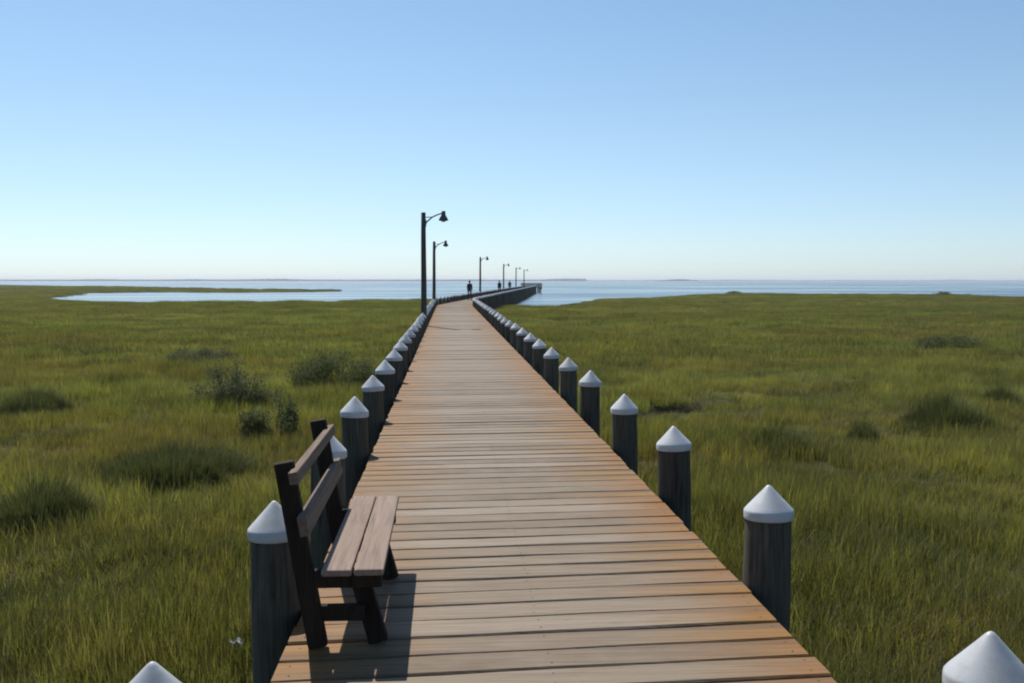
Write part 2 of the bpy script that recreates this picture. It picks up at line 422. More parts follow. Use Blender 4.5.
def grass_points():
    P = []
    def scatter(d0, d1, n, spread, xmargin):
        y = np.sqrt(rng.uniform(d0 ** 2, d1 ** 2, n)) if d0 >= 0 else rng.uniform(d0, d1, n)
        half = spread * np.maximum(y, 0) + xmargin
        x = rng.uniform(-1, 1, n) * half + 0.03 * y
        return x, y
    out = []
    def put(d0, d1, dens, kind):
        half = 0.68 * d1 + 7
        n = int(dens * 2 * half * (d1 - d0))
        x = rng.uniform(-half, half, n); y = rng.uniform(d0, d1, n)
        keep = np.abs(x - 0.03 * y) < 0.68 * np.maximum(y, 0) + 7
        x, y = x[keep], y[keep]
        L = land_dist(x, y)
        keep = (L > 0.4); x, y, L = x[keep], y[keep], L[keep]
        off = np.array([path_x(v) for v in y])
        keep = ((x - off) < DECK_L + 0.05) | ((x - off) > DECK_R - 0.05); x, y, L = x[keep], y[keep], L[keep]
        cd = np.minimum(seg_dist(x, y, CREEK) - 0.3, (pool(x, y) - 1) * 0.9)
        keep = cd > (-0.05 if kind == 'a' else 0.8); x, y, L, cd = x[keep], y[keep], L[keep], cd[keep]
        s = 0.92 + 0.38 * np.sin(x * 0.8 + 1.9 * np.sin(y * 0.45)) * np.sin(y * 0.62 + 0.8 * np.sin(x * 0.5)) + 0.12 * np.sin(x * 0.21 + 1) * np.sin(y * 0.16)
        s = s * rng.uniform(0.8, 1.2, len(x)) * (0.55 + 0.45 * sstep(0.3, 6, L)) * (0.75 + 0.25 * sstep(0.1, 0.8, cd))
        infr = (np.abs(x - 5.0) < 1.0) & (y > 19.0) & (y < 22); s = np.where(infr, s * 0.66, s)
        s = np.clip(s * rng.choice([0.85, 1.0, 1.0, 1.25], len(x)), 0.62, 1.6)
        idx = rng.integers(0, NEAR, len(x)) if kind == 'a' else NEAR + rng.integers(0, FAR, len(x))
        z = ground_h(x, y)
        out.append((np.stack([x, y, z], -1), s, idx, rng.random(len(x)) * 2 * np.pi))
    put(-8, 4, 1.6, 'a'); put(4, 16, 3.8, 'a'); put(16, 34, 2.9, 'a')
    put(34, 90, 0.75, 'b'); put(90, 235, 0.45, 'b')
    # the far spit of marsh across the inlet
    n = 5200
    x = rng.uniform(-330, -18, n); y = rng.uniform(235, 520, n); L = land_dist(x, y)
    k = (L > 0.5) & (x > -0.62 * y); x, y = x[k], y[k]
    out.append((np.stack([x, y, ground_h(x, y)], -1), rng.uniform(0.8, 1.3, len(x)), NEAR + rng.integers(0, FAR, len(x)), rng.random(len(x)) * 6.28))
    return [np.concatenate(c) for c in zip(*out)]
gp, gs, gi, gr = grass_points()
gme = bpy.data.meshes.new('marsh_grass'); gme.vertices.add(len(gp)); gme.vertices.foreach_set('co', gp.astype(np.float32).ravel())
at = gme.attributes.new('scl', 'FLOAT_VECTOR', 'POINT'); at.data.foreach_set('vector', np.stack([0.85 + 0.15 * gs] * 2 + [gs], -1).astype(np.float32).ravel())
for nm, typ, arr in ( ('rot', 'FLOAT', gr), ('idx', 'INT', gi)):
    at = gme.attributes.new(nm, typ, 'POINT'); at.data.foreach_set('value', arr.astype(np.float32 if typ == 'FLOAT' else np.int32))
grass = tag(mesh_obj('marsh_grass', gme, M_GRASS), 'green marsh grass covering the wet flats around the boardwalk', 'grass', kind='stuff')
def grass_nodes():
    t = bpy.data.node_groups.new('grass_scatter', 'GeometryNodeTree')
    t.interface.new_socket('Geometry', in_out='INPUT', socket_type='NodeSocketGeometry')
    t.interface.new_socket('Geometry', in_out='OUTPUT', socket_type='NodeSocketGeometry')
    N, Lk = t.nodes, t.links
    gi_, go = N.new('NodeGroupInput'), N.new('NodeGroupOutput')
    ci = N.new('GeometryNodeCollectionInfo'); ci.inputs['Collection'].default_value = gc
    ci.inputs['Separate Children'].default_value = True; ci.inputs['Reset Children'].default_value = True
    iop = N.new('GeometryNodeInstanceOnPoints'); iop.inputs['Pick Instance'].default_value = True
    def na(name, typ):
        n = N.new('GeometryNodeInputNamedAttribute'); n.data_type = typ; n.inputs['Name'].default_value = name
        return n.outputs['Attribute']
    cx = N.new('ShaderNodeCombineXYZ'); Lk.new(na('rot', 'FLOAT'), cx.inputs['Z'])
    Lk.new(gi_.outputs[0], iop.inputs['Points']); Lk.new(ci.outputs[0], iop.inputs['Instance'])
    Lk.new(na('idx', 'INT'), iop.inputs['Instance Index']); Lk.new(cx.outputs[0], iop.inputs['Rotation'])
    Lk.new(na('scl', 'FLOAT_VECTOR'), iop.inputs['Scale']); Lk.new(iop.outputs[0], go.inputs[0])
    return t
grass.modifiers.new('scatter', 'NODES').node_group = grass_nodes()

# ------------------------------------------------------------------ boardwalk
def cross_slope(y):
    """how far the boards run askew (dy per metre to the right)"""
    return 0.066 + (-BEND_T - 0.066) * float(sstep(BEND_Y - 7, BEND_Y + 6, np.array(y)))
def deck_boards(y0, y1, name, parent):
    verts, faces, bcs, tones = [], [], [], []
    nails = []
    y = y0
    while y < y1:
        pitch = 0.232 * random.uniform(0.97, 1.03)
        gap = random.choice((random.uniform(0.007, 0.012), random.uniform(0.009, 0.016), random.uniform(0.016, 0.026)))
        near = y < 16
        segs = 10 if near else 4
        ch = 0.008 if near else 0.004
        zt = random.uniform(-0.004, 0.002); tilt = random.uniform(-0.002, 0.002)
        eL, eR = random.uniform(-0.006, 0.010), random.uniform(-0.006, 0.010)
        r1, r2, r3 = random.random(), random.random(), random.random() * 50
        # paths of the two long edges: low-frequency waviness
        ph = [random.uniform(0, 6.28) for _ in range(4)]
        xl, xr = path_x(y) + DECK_L - eL, path_x(y) + DECK_R + eR
        base = len(verts)
        for k in range(segs + 1):
            f = k / segs; x = xl + (xr - xl) * f
            sl = cross_slope(y)
            xc = x - path_x(y) - MID
            wa = 0.0045 * math.sin(xc * 3.1 + ph[0]) + 0.0035 * math.sin(xc * 7.3 + ph[1]) if near else 0
            wb = 0.0045 * math.sin(xc * 3.3 + ph[2]) + 0.0035 * math.sin(xc * 6.7 + ph[3]) if near else 0
            ya = y + gap * 0.5 + wa + sl * xc
            yb = y + pitch - gap * 0.5 + wb + cross_slope(y + pitch) * xc
            e = abs(xc) / HALF
            prof = [(ya, -0.042), (ya, -ch * 1.1), (ya + ch, 0), (yb - ch, 0), (yb, -ch * 1.1), (yb, -0.042)]
            for (yy, zz) in prof:
                verts.append((x, yy, zz + (zt + tilt * (yy - ya) / 0.2 if zz > -0.03 else 0)))
                bcs.append((x + r3, yy - y, r3)); tones.append((r1, r2, min(e, 1.2), 1))
        if y < 14:      # two nail heads per stringer
            for off in (DECK_L + 0.06, MID, DECK_R - 0.06):
                for fy in (0.06, 0.172):
                    nx, ny = off + random.gauss(0, 0.006), y + fy + random.gauss(0, 0.006) + cross_slope(y) * (off - MID)
                    nails.append((nx, ny, zt + tilt + 0.0012))
        for k in range(segs):
            a, b = base + 6 * k, base + 6 * k + 6
            for q in range(6):
                q2 = (q + 1) % 6
                faces.append((a + q, b + q, b + q2, a + q2))
        faces.append(tuple(base + q for q in range(6))); e0 = base + 6 * segs
        faces.append(tuple(e0 + q for q in range(5, -1, -1)))
        y += pitch
    nf = len(faces)
    for (nx, ny, nz) in nails:
        b0 = len(verts)
        for q in range(8):
            verts.append((nx + 0.0048 * math.cos(q * math.pi / 4), ny + 0.0048 * math.sin(q * math.pi / 4), nz)); bcs.append((0, 0.1, 0)); tones.append((0, 0, 0, 1))
        faces.append(tuple(range(b0, b0 + 8)))
    me = bpy.data.meshes.new(name); me.from_pydata(verts, [], faces); me.update()
    me.materials.append(M_DECK); me.materials.append(M_NAIL)
    for p in list(me.polygons)[nf:]: p.material_index = 1
    bm = bmesh.new(); bm.from_mesh(me); bmesh.ops.recalc_face_normals(bm, faces=bm.faces); bm.to_mesh(me); bm.free()
    at = me.attributes.new('board', 'FLOAT_VECTOR', 'POINT'); at.data.foreach_set('vector', np.array(bcs, np.float32).ravel())
    at = me.attributes.new('tone', 'FLOAT_COLOR', 'POINT'); at.data.foreach_set('color', np.array(tones, np.float32).ravel())
    return mesh_obj(name, me, M_DECK, parent)
walk = tag(empty('boardwalk', (0, 0, 0)), 'long weathered timber boardwalk running over the marsh and bending out into the bay', 'boardwalk')
deck_boards(-3.5, END_Y, 'deck', walk)
for off in (DECK_L + 0.06, MID, DECK_R - 0.06):
    bm = bmesh.new(); ys = [-3.4, 20, 45, 68.5, 70, 71, 72, 73.5] + [v for v in range(80, int(END_Y), 10)] + [END_Y - 0.1]
    prev = None
    for yy in ys:
        x = path_x(yy) + off
        ring = [bm.verts.new((x + sx * 0.045, yy, z)) for sx, z in ((-1, -0.30), (1, -0.30), (1, -0.043), (-1, -0.043))]
        if prev:
            for q in range(4): bm.faces.new((prev[q], prev[(q + 1) % 4], ring[(q + 1) % 4], ring[q]))
        else: bm.faces.new(ring[::-1])
        prev = ring
    bm.faces.new(prev); bm_obj('stringer', bm, M_BEAM, walk)

# pier head at the seaward end: a wider platform with its own dark rail
HX, HY = path_x(END_Y), END_Y
head = tag(empty('pier_platform', (HX, HY, 0)), 'wide railed timber platform at the far seaward end of the boardwalk', 'platform')
bm = bmesh.new()
for i in range(34): add_box(bm, (MID + 0.55, 0.15 + i * 0.3, -0.025), (4.6, 0.285, 0.045))
bm_obj('platform_deck', bm, M_BEAM, head)
for sx in (-1, 1):
    bm = bmesh.new(); X0 = MID + 0.55 + sx * 2.25
    add_box(bm, (X0, 5.1, 1.05), (0.09, 10.2, 0.12)); [add_box(bm, (X0, 5.1, zz), (0.05, 10.2, 0.15)) for zz in (0.85, 0.66, 0.47, 0.28, 0.09, -0.15, -0.34)]
    for q in range(6): add_box(bm, (X0 - sx * 0.06, 0.1 + q * 2.0, 0.5), (0.065, 0.1, 0.98))
    bm_obj('side_rail', bm, M_PILE, head)
bm = bmesh.new(); add_box(bm, (MID + 0.55, 10.1, 1.05), (4.38, 0.09, 0.12)); [add_box(bm, (MID + 0.55, 10.1, zz), (4.38, 0.05, 0.15)) for zz in (0.85, 0.66, 0.47, 0.28, 0.09)]
bm_obj('end_rail', bm, M_PILE, head)
for sx in (-1, 0, 1):
    for yy in (1.0, 5.0, 9.2):
        bm = bmesh.new(); tube(bm, [(MID + 0.55 + sx * 2.0, yy, -2.9), (MID + 0.55 + sx * 2.0, yy, -0.06)], [0.16, 0.15], 10)
        bm_obj('support_pile', bm, M_PILE, head, smooth=True)

# ------------------------------------------------------------------ pilings with white caps
def pile_mesh(seed):
    rs = random.Random(seed); p = [rs.uniform(0, 6.28) for _ in range(5)]
    wob = lambda a, z: 0.02 * math.sin(2 * a + p[0] + z * 0.7) + 0.014 * math.sin(5 * a + p[1] + z * 2) + 0.008 * math.sin(9 * a + p[2] - z * 3) + 0.010 * math.sin(z * 6 + p[3])
    bm = bmesh.new()
    lathe(bm, [(0, -3.0), (0.150, -3.0), (0.146, -2.0), (0.140, -1.3), (0.138, -0.8), (0.135, -0.4), (0.133, -0.1), (0.131, 0.1), (0.129, 0.25), (0.127, 0.38), (0.124, 0.425), (0, 0.425)], 28, wob)
    me = bpy.data.meshes.new('piling'); bmesh.ops.recalc_face_normals(bm, faces=bm.faces)
    for f in bm.faces: f.smooth = True
    bm.to_mesh(me); bm.free(); me.materials.append(M_PILE); return me
def cap_mesh():
    bm = bmesh.new()
    prof = [(0.129, -0.050), (0.1385, -0.054), (0.1415, -0.050), (0.1425, -0.040), (0.142, -0.010), (0.1405, -0.002), (0.136, 0.004), (0.122, 0.020), (0.085, 0.060), (0.045, 0.1035), (0.018, 0.1335), (0.010, 0.1405), (0.004, 0.1435), (0, 0.144)]
    lathe(bm, prof, 40)
    me = bpy.data.meshes.new('cap'); bmesh.ops.recalc_face_normals(bm, faces=bm.faces)
    for f in bm.faces: f.smooth = True
    bm.to_mesh(me); bm.free(); me.materials.append(M_CAP); return me
PILES = [pile_mesh(s) for s in range(4)]; CAPM = cap_mesh()
PGROUP = 'white capped pilings along the boardwalk'
ORD = ['first', 'second', 'third', 'fourth', 'fifth', 'sixth', 'seventh', 'eighth', 'ninth', 'tenth']
def piling(x, y, label, i):
    o = mesh_obj('piling', PILES[i % 4], M_PILE, None, (x, y, random.gauss(0, 0.010)))
    o.rotation_euler = (random.gauss(0, 0.010), random.gauss(0, 0.010), random.uniform(0, 6.28))
    tag(o, label, 'piling', PGROUP)
    c = mesh_obj('cap', CAPM, M_CAP, o, (0, 0, 0.426)); c.rotation_euler = (random.gauss(0, 0.022), random.gauss(0, 0.022), random.uniform(0, 6.28))
    s = random.uniform(0.985, 1.02); c.scale = (s, s, random.uniform(0.96, 1.04))
def bench_side_label(k, y):
    if k == 0: return 'white piling cap whose tip alone shows below the bench'
    if k == 1: return "white capped dark piling right behind the bench's near back post"
    if k == 2: return "white capped piling half hidden behind the far end of the bench backrest"
    if k <= 10: return 'dark white capped piling, %s one beyond the bench on its side of the boardwalk' % ORD[k - 3]
    if y < 38: return 'small white capped piling in the tight bench side row before the nearest lamp post'
    if y < 67: return 'small white capped piling in the bench side row between the two nearest lamp posts'
    if y < 111: return 'tiny capped piling on the lamp side of the boardwalk just past the bend'
    if y < 157: return 'tiny capped piling on the lamp side between the third and fourth lamp posts'
    return 'tiny capped piling on the lamp side of the far end of the pier'
def other_side_label(k, y):
    if k == 0: return 'big white piling cap cut by the frame corner, opposite the bench side'
    if k <= 9: return 'dark white capped piling opposite the bench side, %s one back from the big corner cap' % ORD[k - 1]
    if y < 40: return 'small white capped piling in the merging row across the deck from the nearest lamp post'
    if y < 72: return 'tiny white capped piling in the row opposite the lamps just before the bend'
    if y < 130: return 'tiny dark piling standing in marsh just past the bend, opposite the lamps'
    return 'tiny dark piling standing in open water on the side of the pier opposite the lamps'
i = 0
for side in (0, 1):
    k = 0; y = 3.07 if side == 0 else 3.15
    while y < END_Y - 0.5:
        jit = 0.0 if k in (0, 1) else random.uniform(-0.05, 0.05)
        lamp_clear = side == 0 and any(abs(y - q) < 0.35 for q in (38.6, 67, 111, 157, 200, 236))
        x = path_x(y) + (DECK_L - (0.135 if k == 0 else 0.145 if k == 1 else 0.155) if side == 0 else DECK_R + (0.108 if k == 0 else 0.145)) + (0 if k < 2 else random.uniform(-0.012, 0.012))
        piling(x, y + jit + (0.5 if lamp_clear else 0), bench_side_label(k, y) if side == 0 else other_side_label(k, y), i)
        y += (2.24 if k == 0 else 2.38) if side == 0 else (2.43 if k == 0 else 2.38 if k < 3 else 2.42); k += 1; i += 1

# ------------------------------------------------------------------ bench
def make_bench():
    yA, yB = 4.73, 5.98
    b = tag(empty('park_bench', (-0.5, 5.27, 0)), 'weathered wooden bench with open slatted back at the boardwalk edge', 'bench')
    def part(name, bm, mat, bevel=0.006):
        o = bm_obj(name, bm, mat, b, bevel=bevel); o.location = (0.5, -5.27, 0); return o
    bm = bmesh.new()
    add_box(bm, (-0.5145, 5.385, 0.394), (0.140, 1.61, 0.033)); add_box(bm, (-0.3705, 5.381, 0.395), (0.138, 1.60, 0.033), Matrix.Rotation(R(0.25), 4, 'Z'))
    part('seat', bm, M_SEAT, 0.013)
    lean = Vector((-0.150, 0, 0.90))
    bm = bmesh.new()
    for zc, hh, x0 in ((0.834, 0.056, -0.702), (0.612, 0.092, -0.662)):
        add_bar(bm, (x0 - 0.0, 4.58, zc), (x0 - 0.004, 6.12, zc), hh, 0.042, Vector((0.986, 0, 0.164)))
    part('backrest', bm, M_BACK, 0.005)
    for yy in (yA, yB):
        bm = bmesh.new(); add_bar(bm, (-0.618, yy, 0.002), (-0.768, yy, 0.885 if yy < 5 else 0.91), 0.092, 0.058)
        part('back_post', bm, M_FRAME, 0.012)
        bm = bmesh.new(); add_bar(bm, (-0.435, yy + (0.062 if yy < 5 else -0.16), 0.355), (-0.338, yy + (0.062 if yy < 5 else -0.16), 0.002), 0.092, 0.06)
        part('front_leg', bm, M_FRAME)
        bm = bmesh.new(); add_bar(bm, (-0.70, yy + 0.004 * 0, 0.330), (-0.315, yy, 0.330), 0.085, 0.05)
        # the support sits beside the leg and post
        bmesh.ops.translate(bm, verts=bm.verts, vec=(0, 0.0, 0)); part('seat_support', bm, M_FRAME)
        bm = bmesh.new(); add_bar(bm, (-0.66, yy + 0.002, 0.165), (-0.40, yy + 0.002, 0.165), 0.075, 0.045)
        part('brace', bm, M_FRAME)
    return b
make_bench()

# ------------------------------------------------------------------ lamp posts
def make_lamp(label):
    L = tag(empty('lamp_post'), label, 'lamp post', 'wooden lamp posts along the boardwalk')
    bm = bmesh.new()
    tube(bm, [(0, 0, -3.0), (0, 0, -0.5), (0.01, 0, 1.5), (0.0, 0.01, 3.2), (0, 0, 4.30)], [0.135, 0.120, 0.106, 0.094, 0.086], 14)
    bm_obj('pole', bm, M_LAMPWOOD, L, smooth=True)
    bm = bmesh.new()
    tube(bm, [(0.07, 0, 3.86), (0.16, 0, 3.98), (0.34, 0, 4.13), (0.52, 0, 4.22), (0.68, 0, 4.27), (0.76, 0, 4.27)], [0.028] * 6, 8)
    add_box(bm, (0.095, 0, 3.90), (0.03, 0.10, 0.26)); add_bar(bm, (0.08, 0, 4.12), (0.36, 0, 4.13), 0.03, 0.03)
    bm_obj('arm', bm, M_METAL, L, smooth=False)
    bm = bmesh.new()
    lathe(bm, [(0, 0.08), (0.05, 0.08), (0.075, 0.05), (0.082, -0.07), (0.105, -0.12), (0.155, -0.20), (0.185, -0.285), (0.175, -0.29), (0.14, -0.20), (0, -0.17)], 20, mat=Matrix.Translation((0.76, 0, 4.29)))
    h = bm_obj('lamp_shade', bm, M_METAL, L, smooth=True)
    bm = bmesh.new()
    lathe(bm, [(0, -0.345), (0.06, -0.335), (0.105, -0.30), (0.13, -0.235), (0.12, -0.205), (0, -0.19)], 16, mat=Matrix.Translation((0.76, 0, 4.29)))
    bm_obj('lens', bm, M_GLASS, h, smooth=True)
    return L
def copy_tree(o, parent=None):
    c = o.copy(); COL.objects.link(c)
    if parent: c.parent = parent
    for ch in o.children: copy_tree(ch, c)
    return c
lamp0 = None
for (y, x, lab) in ((38.6, -0.925, 'dark wooden lamp post nearest the bench, the tallest looking of the line'),
                    (67.0, -0.93, 'wooden lamp post at the bend, second tallest looking of the line'),
                    (111.0, 3.52, 'slim lamp post just beyond the person standing at the bend'),
                    (157.0, 8.62, 'thin far lamp post rising between the two distant figures on the pier'),
                    (200.0, 13.45, 'faint lamp post just past the two distant figures on the pier'),
                    (236.0, 17.75, 'faintest lamp post beside the platform at the pier end')):
    o = make_lamp(lab) if lamp0 is None else copy_tree(lamp0)
    lamp0 = lamp0 or o
    o.location = (x, y, 0); o['label'] = lab
    o.rotation_euler = (R(random.uniform(-0.4, 0.4)), R(0.5 if y > 60 else random.uniform(-0.2, 0.2)), R(random.uniform(-6, 6)))

# ------------------------------------------------------------------ people far out on the pier
M_SKIN = plain('skin', (0.36, 0.22, 0.16), 0.6)
def make_person(name, loc, rz, label, top, trousers, hair, stride=0.12, arm_out=0.0, height=1.74):
    bm = bmesh.new(); sl = bm.verts.layers.skin.verify()
    def chain(pts, start=None):
        prev = start
        for (p, r) in pts:
            v = bm.verts.new(p); v[sl].radius = (r, r * 0.9) if not isinstance(r, tuple) else r
            if prev is not None: bm.edges.new((prev, v))
            prev = v
        return prev
    pel = bm.verts.new((0, 0, 0.95)); pel[sl].radius = (0.165, 0.125); pel[sl].use_root = True
    chest = chain([((0, 0, 1.10), (0.165, 0.125)), ((0, 0.0, 1.28), (0.18, 0.13)), ((0, 0, 1.40), (0.16, 0.11))], pel)
    chain([((0, 0.01, 1.49), 0.055), ((0, 0.025, 1.56), 0.075), ((0, 0.03, 1.64), (0.085, 0.10)), ((0, 0.02, 1.71), (0.065, 0.075))], chest)
    chain([((0, 0.125, 1.625), 0.014)], [v for v in bm.verts if abs(v.co.z - 1.64) < 1e-4][0])     # nose
    for s in (-1, 1):
        st = stride * s
        chain([((s * 0.10, 0.0, 0.86), 0.092), ((s * 0.105, st * 0.5, 0.50), 0.062), ((s * 0.11, st - 0.02, 0.28), 0.055), ((s * 0.115, st - 0.03, 0.09), 0.042),
               ((s * 0.12, st + 0.06, 0.045), 0.04), ((s * 0.13, st + 0.15, 0.03), 0.03)], pel)
        hx = s * (0.222 + arm_out)
        wr = chain([((s * 0.185, 0, 1.40), 0.072), ((s * (0.212 + arm_out * 0.5), -0.02 - st * 0.2, 1.13), 0.06), ((hx, 0.05 - st * 0.4, 0.89), 0.032)], chest)
        palm = chain([((hx, 0.065 - st * 0.4, 0.82), (0.022, 0.036))], wr)
        for q, ln in enumerate((0.075, 0.085, 0.08, 0.062)):
            yy = 0.095 - st * 0.4 - q * 0.021
            chain([((hx - s * 0.004, yy, 0.785), 0.010), ((hx - s * 0.012, yy + 0.004, 0.785 - ln * 0.55), 0.009), ((hx - s * 0.024, yy + 0.006, 0.785 - ln), 0.008)], palm)
        chain([((hx - s * 0.01, 0.105 - st * 0.4, 0.825), 0.012), ((hx - s * 0.02, 0.125 - st * 0.4, 0.785), 0.010)], wr)
    me0 = bpy.data.meshes.new('body_cage'); bm.to_mesh(me0); bm.free()
    tmp = bpy.data.objects.new('body_cage', me0); COL.objects.link(tmp)
    tmp.modifiers.new('skin', 'SKIN').use_smooth_shade = True
    tmp.modifiers.new('sub', 'SUBSURF').levels = 2
    dg = bpy.context.evaluated_depsgraph_get()
    me = bpy.data.meshes.new_from_object(tmp.evaluated_get(dg)); me.name = 'person'
    bpy.data.objects.remove(tmp)
    me.materials.clear()
    for m in (M_SKIN, top, trousers): me.materials.append(m)
    for p in me.polygons:
        z = p.center.z; xx = abs(p.center.x)
        p.material_index = 0 if (z > 1.485 or (z < 0.90 and xx > 0.235)) else (1 if z > 0.93 else 2)
        p.use_smooth = True
    o = mesh_obj(name, me, None, None, loc); o.rotation_euler = (0, 0, rz); s = height / 1.77; o.scale = (s, s, s)
    tag(o, label, 'person')
    bm = bmesh.new(); bmesh.ops.create_uvsphere(bm, u_segments=18, v_segments=12, radius=1.0)
    for v in bm.verts:
        v.co = Vector((v.co.x * 0.098, v.co.y * 0.112 - 0.012, v.co.z * 0.115))
        if v.co.y > 0.02 and v.co.z < 0.04: v.co.y = 0.02 + (v.co.y - 0.02) * 0.2
        if v.co.z < -0.03: v.co.z = -0.03 + (v.co.z + 0.03) * 0.7
    bm_obj('hair', bm, hair, o, (0, 0.02, 1.672), smooth=True)
    bm = bmesh.new()
    for s in (-1, 1): add_box(bm, (s * 0.12, stride * s + 0.055, 0.030), (0.095, 0.27, 0.06))
    bm_obj('shoes', bm, hair, o, bevel=0.015)
    return o
DARKCLOTH = plain('navy_cloth', (0.016, 0.019, 0.028), 0.9); GREYCLOTH = plain('charcoal_cloth', (0.02, 0.02, 0.023), 0.9)
BROWNC = plain('brown_cloth', (0.07, 0.055, 0.045), 0.9); HAIRM = plain('dark_hair', (0.022, 0.017, 0.014), 0.6)
make_person('person', (1.93, 90.0, 0), R(-8), 'dark figure standing on the boardwalk by the bend', DARKCLOTH, GREYCLOTH, HAIRM, 0.10)
make_person('person', (6.62, 130.0, 0), R(160), 'distant dark figure on the pier just before the thin far lamp post', GREYCLOTH, DARKCLOTH, HAIRM, 0.05)
make_person('person', (9.5, 155.5, 0), R(185), 'distant dark figure on the pier just past the thin far lamp post', BROWNC, GREYCLOTH, HAIRM, 0.08, 0.03)

# ------------------------------------------------------------------ shrubs in the marsh
def shrub(px, d, wid, hgt, kind, label, grey=False, ntone=0.0):
    x, y = w(px, d); z = float(ground_h(np.array([x]), np.array([y]))[0])
    n = int(np.clip(5200 * wid * max(hgt, 0.4), 2600, 12000))
    if kind == 'leafy':
        o = tag(empty('marsh_shrub', (x, y, z)), label, 'shrub', 'dark shrubs dotted through the marsh')
        nl = max(14, int(20 * wid)); cc = np.stack([rng.uniform(-0.5, 0.5, nl) * wid, rng.uniform(-0.42, 0.42, nl) * wid, rng.uniform(0.10, 0.74, nl) * hgt], -1)
        edge = np.hypot(cc[:, 0], cc[:, 1]) / (0.5 * wid); cc[:, 2] *= np.clip(1.12 - 0.55 * edge ** 2, 0.3, 1.2)
        rad = np.stack([rng.uniform(0.12, 0.22, nl) * wid ** 0.7, rng.uniform(0.16, 0.34, nl) * hgt], -1)
        k = rng.integers(0, nl, n)
        v = rng.normal(size=(n, 3)); v /= np.linalg.norm(v, axis=1)[:, None]; v *= (rng.random(n) ** 0.55 * 1.15)[:, None]
        base = cc[k] + v * np.stack([rad[k, 0], rad[k, 0], rad[k, 1]], -1)
        base[:, 2] = np.maximum(base[:, 2], 0.03)
        sz = rng.uniform(0.035, 0.075, n)
        tone = np.stack([rng.random(n), np.clip(0.5 * rng.random(nl)[k] + 0.5 * rng.random(n), 0, 1)], -1)
        me = blade_mesh('foliage', M_SHRUBG if grey else M_SHRUB, base, sz, rng.uniform(0.2, 1.5, n), rng.uniform(0.007, 0.013, n), rng.random(n) * 6.28, np.zeros(n), tone)
        mesh_obj('foliage', me, None, o)
        bm = bmesh.new()
        for q in range(nl):
            c = Vector(cc[q]); tube(bm, [(c.x * 0.25, c.y * 0.25, -0.05), (c.x * 0.7, c.y * 0.7, c.z * 0.55), (c.x, c.y, c.z + rad[q, 1] * 0.9)], [0.014, 0.009, 0.003], 5)
        bm_obj('stems', bm, M_TWIG, o)
    else:
        r = np.sqrt(rng.random(n)); a = rng.random(n) * 6.28
        base = np.stack([r * np.cos(a) * wid * 0.5 * (1 + 0.25 * np.sin(3 * a + wid * 9) + 0.15 * np.sin(5 * a)), r * np.sin(a) * wid * 0.45 * (1 + 0.3 * np.sin(2 * a + wid * 5)), np.full(n, -0.03)], -1)
        lob = 0.8 + 0.25 * np.sin(base[:, 0] * 5 / max(wid, .5) + 1) + 0.15 * np.sin(base[:, 1] * 9)
        h = hgt * lob * (1.05 - 0.6 * r ** 2) * rng.uniform(0.55, 1.12, n)
        az = np.where(rng.random(n) < 0.5, a, rng.random(n) * 6.28)
        tone = np.stack([rng.random(n) * 0.92, rng.random(n)], -1)
        me = blade_mesh('rush_tussock', M_REED, base, h, rng.gamma(2, 0.11, n), rng.uniform(0.003, 0.006, n), az, rng.gamma(1.5, 0.10, n), tone, 3)
        o = mesh_obj('rush_tussock', me, None, None, (x, y, z)); tag(o, label, 'tussock', 'dark rush tussocks in the marsh')
for a in [
    (337, 26.8, 2.1, 1.12, 'leafy', 'round dark shrub close to the piling row, furthest back of the three near the bench'),
    (238, 23.2, 1.7, 1.02, 'leafy', 'grey green shrub standing clear of the pilings behind a narrower shrub', True),
    (272, 18.3, 0.9, 1.0, 'leafy', 'narrow dark shrub standing between the bench and the grey green shrub'),
    (168, 14.6, 2.7, 0.66, 'rush', 'wide low dark tussock spreading out left of the bench'),
    (44, 11.8, 1.25, 0.66, 'rush', 'dark round tussock nearest the camera near the picture edge'),
    (38, 22.0, 1.9, 0.62, 'rush', 'flat dark tussock at the far left behind the round one'),
    (205, 34.0, 2.0, 0.72, 'leafy', 'low pale grey shrub well out in the left hand marsh', True),
    (960, 18.2, 1.75, 0.72, 'rush', 'broad dark tussock in the marsh opposite the bench, largest on its side'),
    (784, 16.0, 1.3, 0.52, 'rush', 'small flat dark tussock in front of the creek'),
    (876, 16.6, 0.7, 0.50, 'rush', 'tiny dark tussock between the flat one and the broad tussock'),
    (966, 40.0, 2.5, 0.74, 'leafy', 'long low dark shrub far behind the broad tussock'),
    (1022, 21.5, 0.9, 0.58, 'rush', 'dark tussock cut by the picture edge behind the broad tussock'),
    (956, 184.0, 3.2, 0.95, 'leafy', 'left one of two dark bushes on the far marsh shore'),
    (980, 184.0, 3.6, 0.85, 'leafy', 'right one of two dark bushes on the far marsh shore'),
    (738, 208.0, 3.0, 0.8, 'leafy', 'lone small bush on the shore point in front of the bay'),
]: shrub(*a)

# a pale scrap caught in the grass below the bench
bm = bmesh.new()
bmesh.ops.create_grid(bm, x_segments=5, y_segments=4, size=0.5)
for v in bm.verts: v.co = Vector((v.co.x * 0.09, v.co.y * 0.05, 0.018 * math.sin(v.co.x * 9) + 0.015 * math.cos(v.co.y * 11 + v.co.x * 4)))
bmesh.ops.solidify(bm, geom=bm.faces, thickness=0.002)
x, y = w(234, 7.05)
tag(bm_obj('paper_scrap', bm, plain('scrap_white', (0.62, 0.62, 0.58), 0.7), None, (x, y, -0.80)), 'small whitish scrap caught in the grass beside the bench', 'scrap')

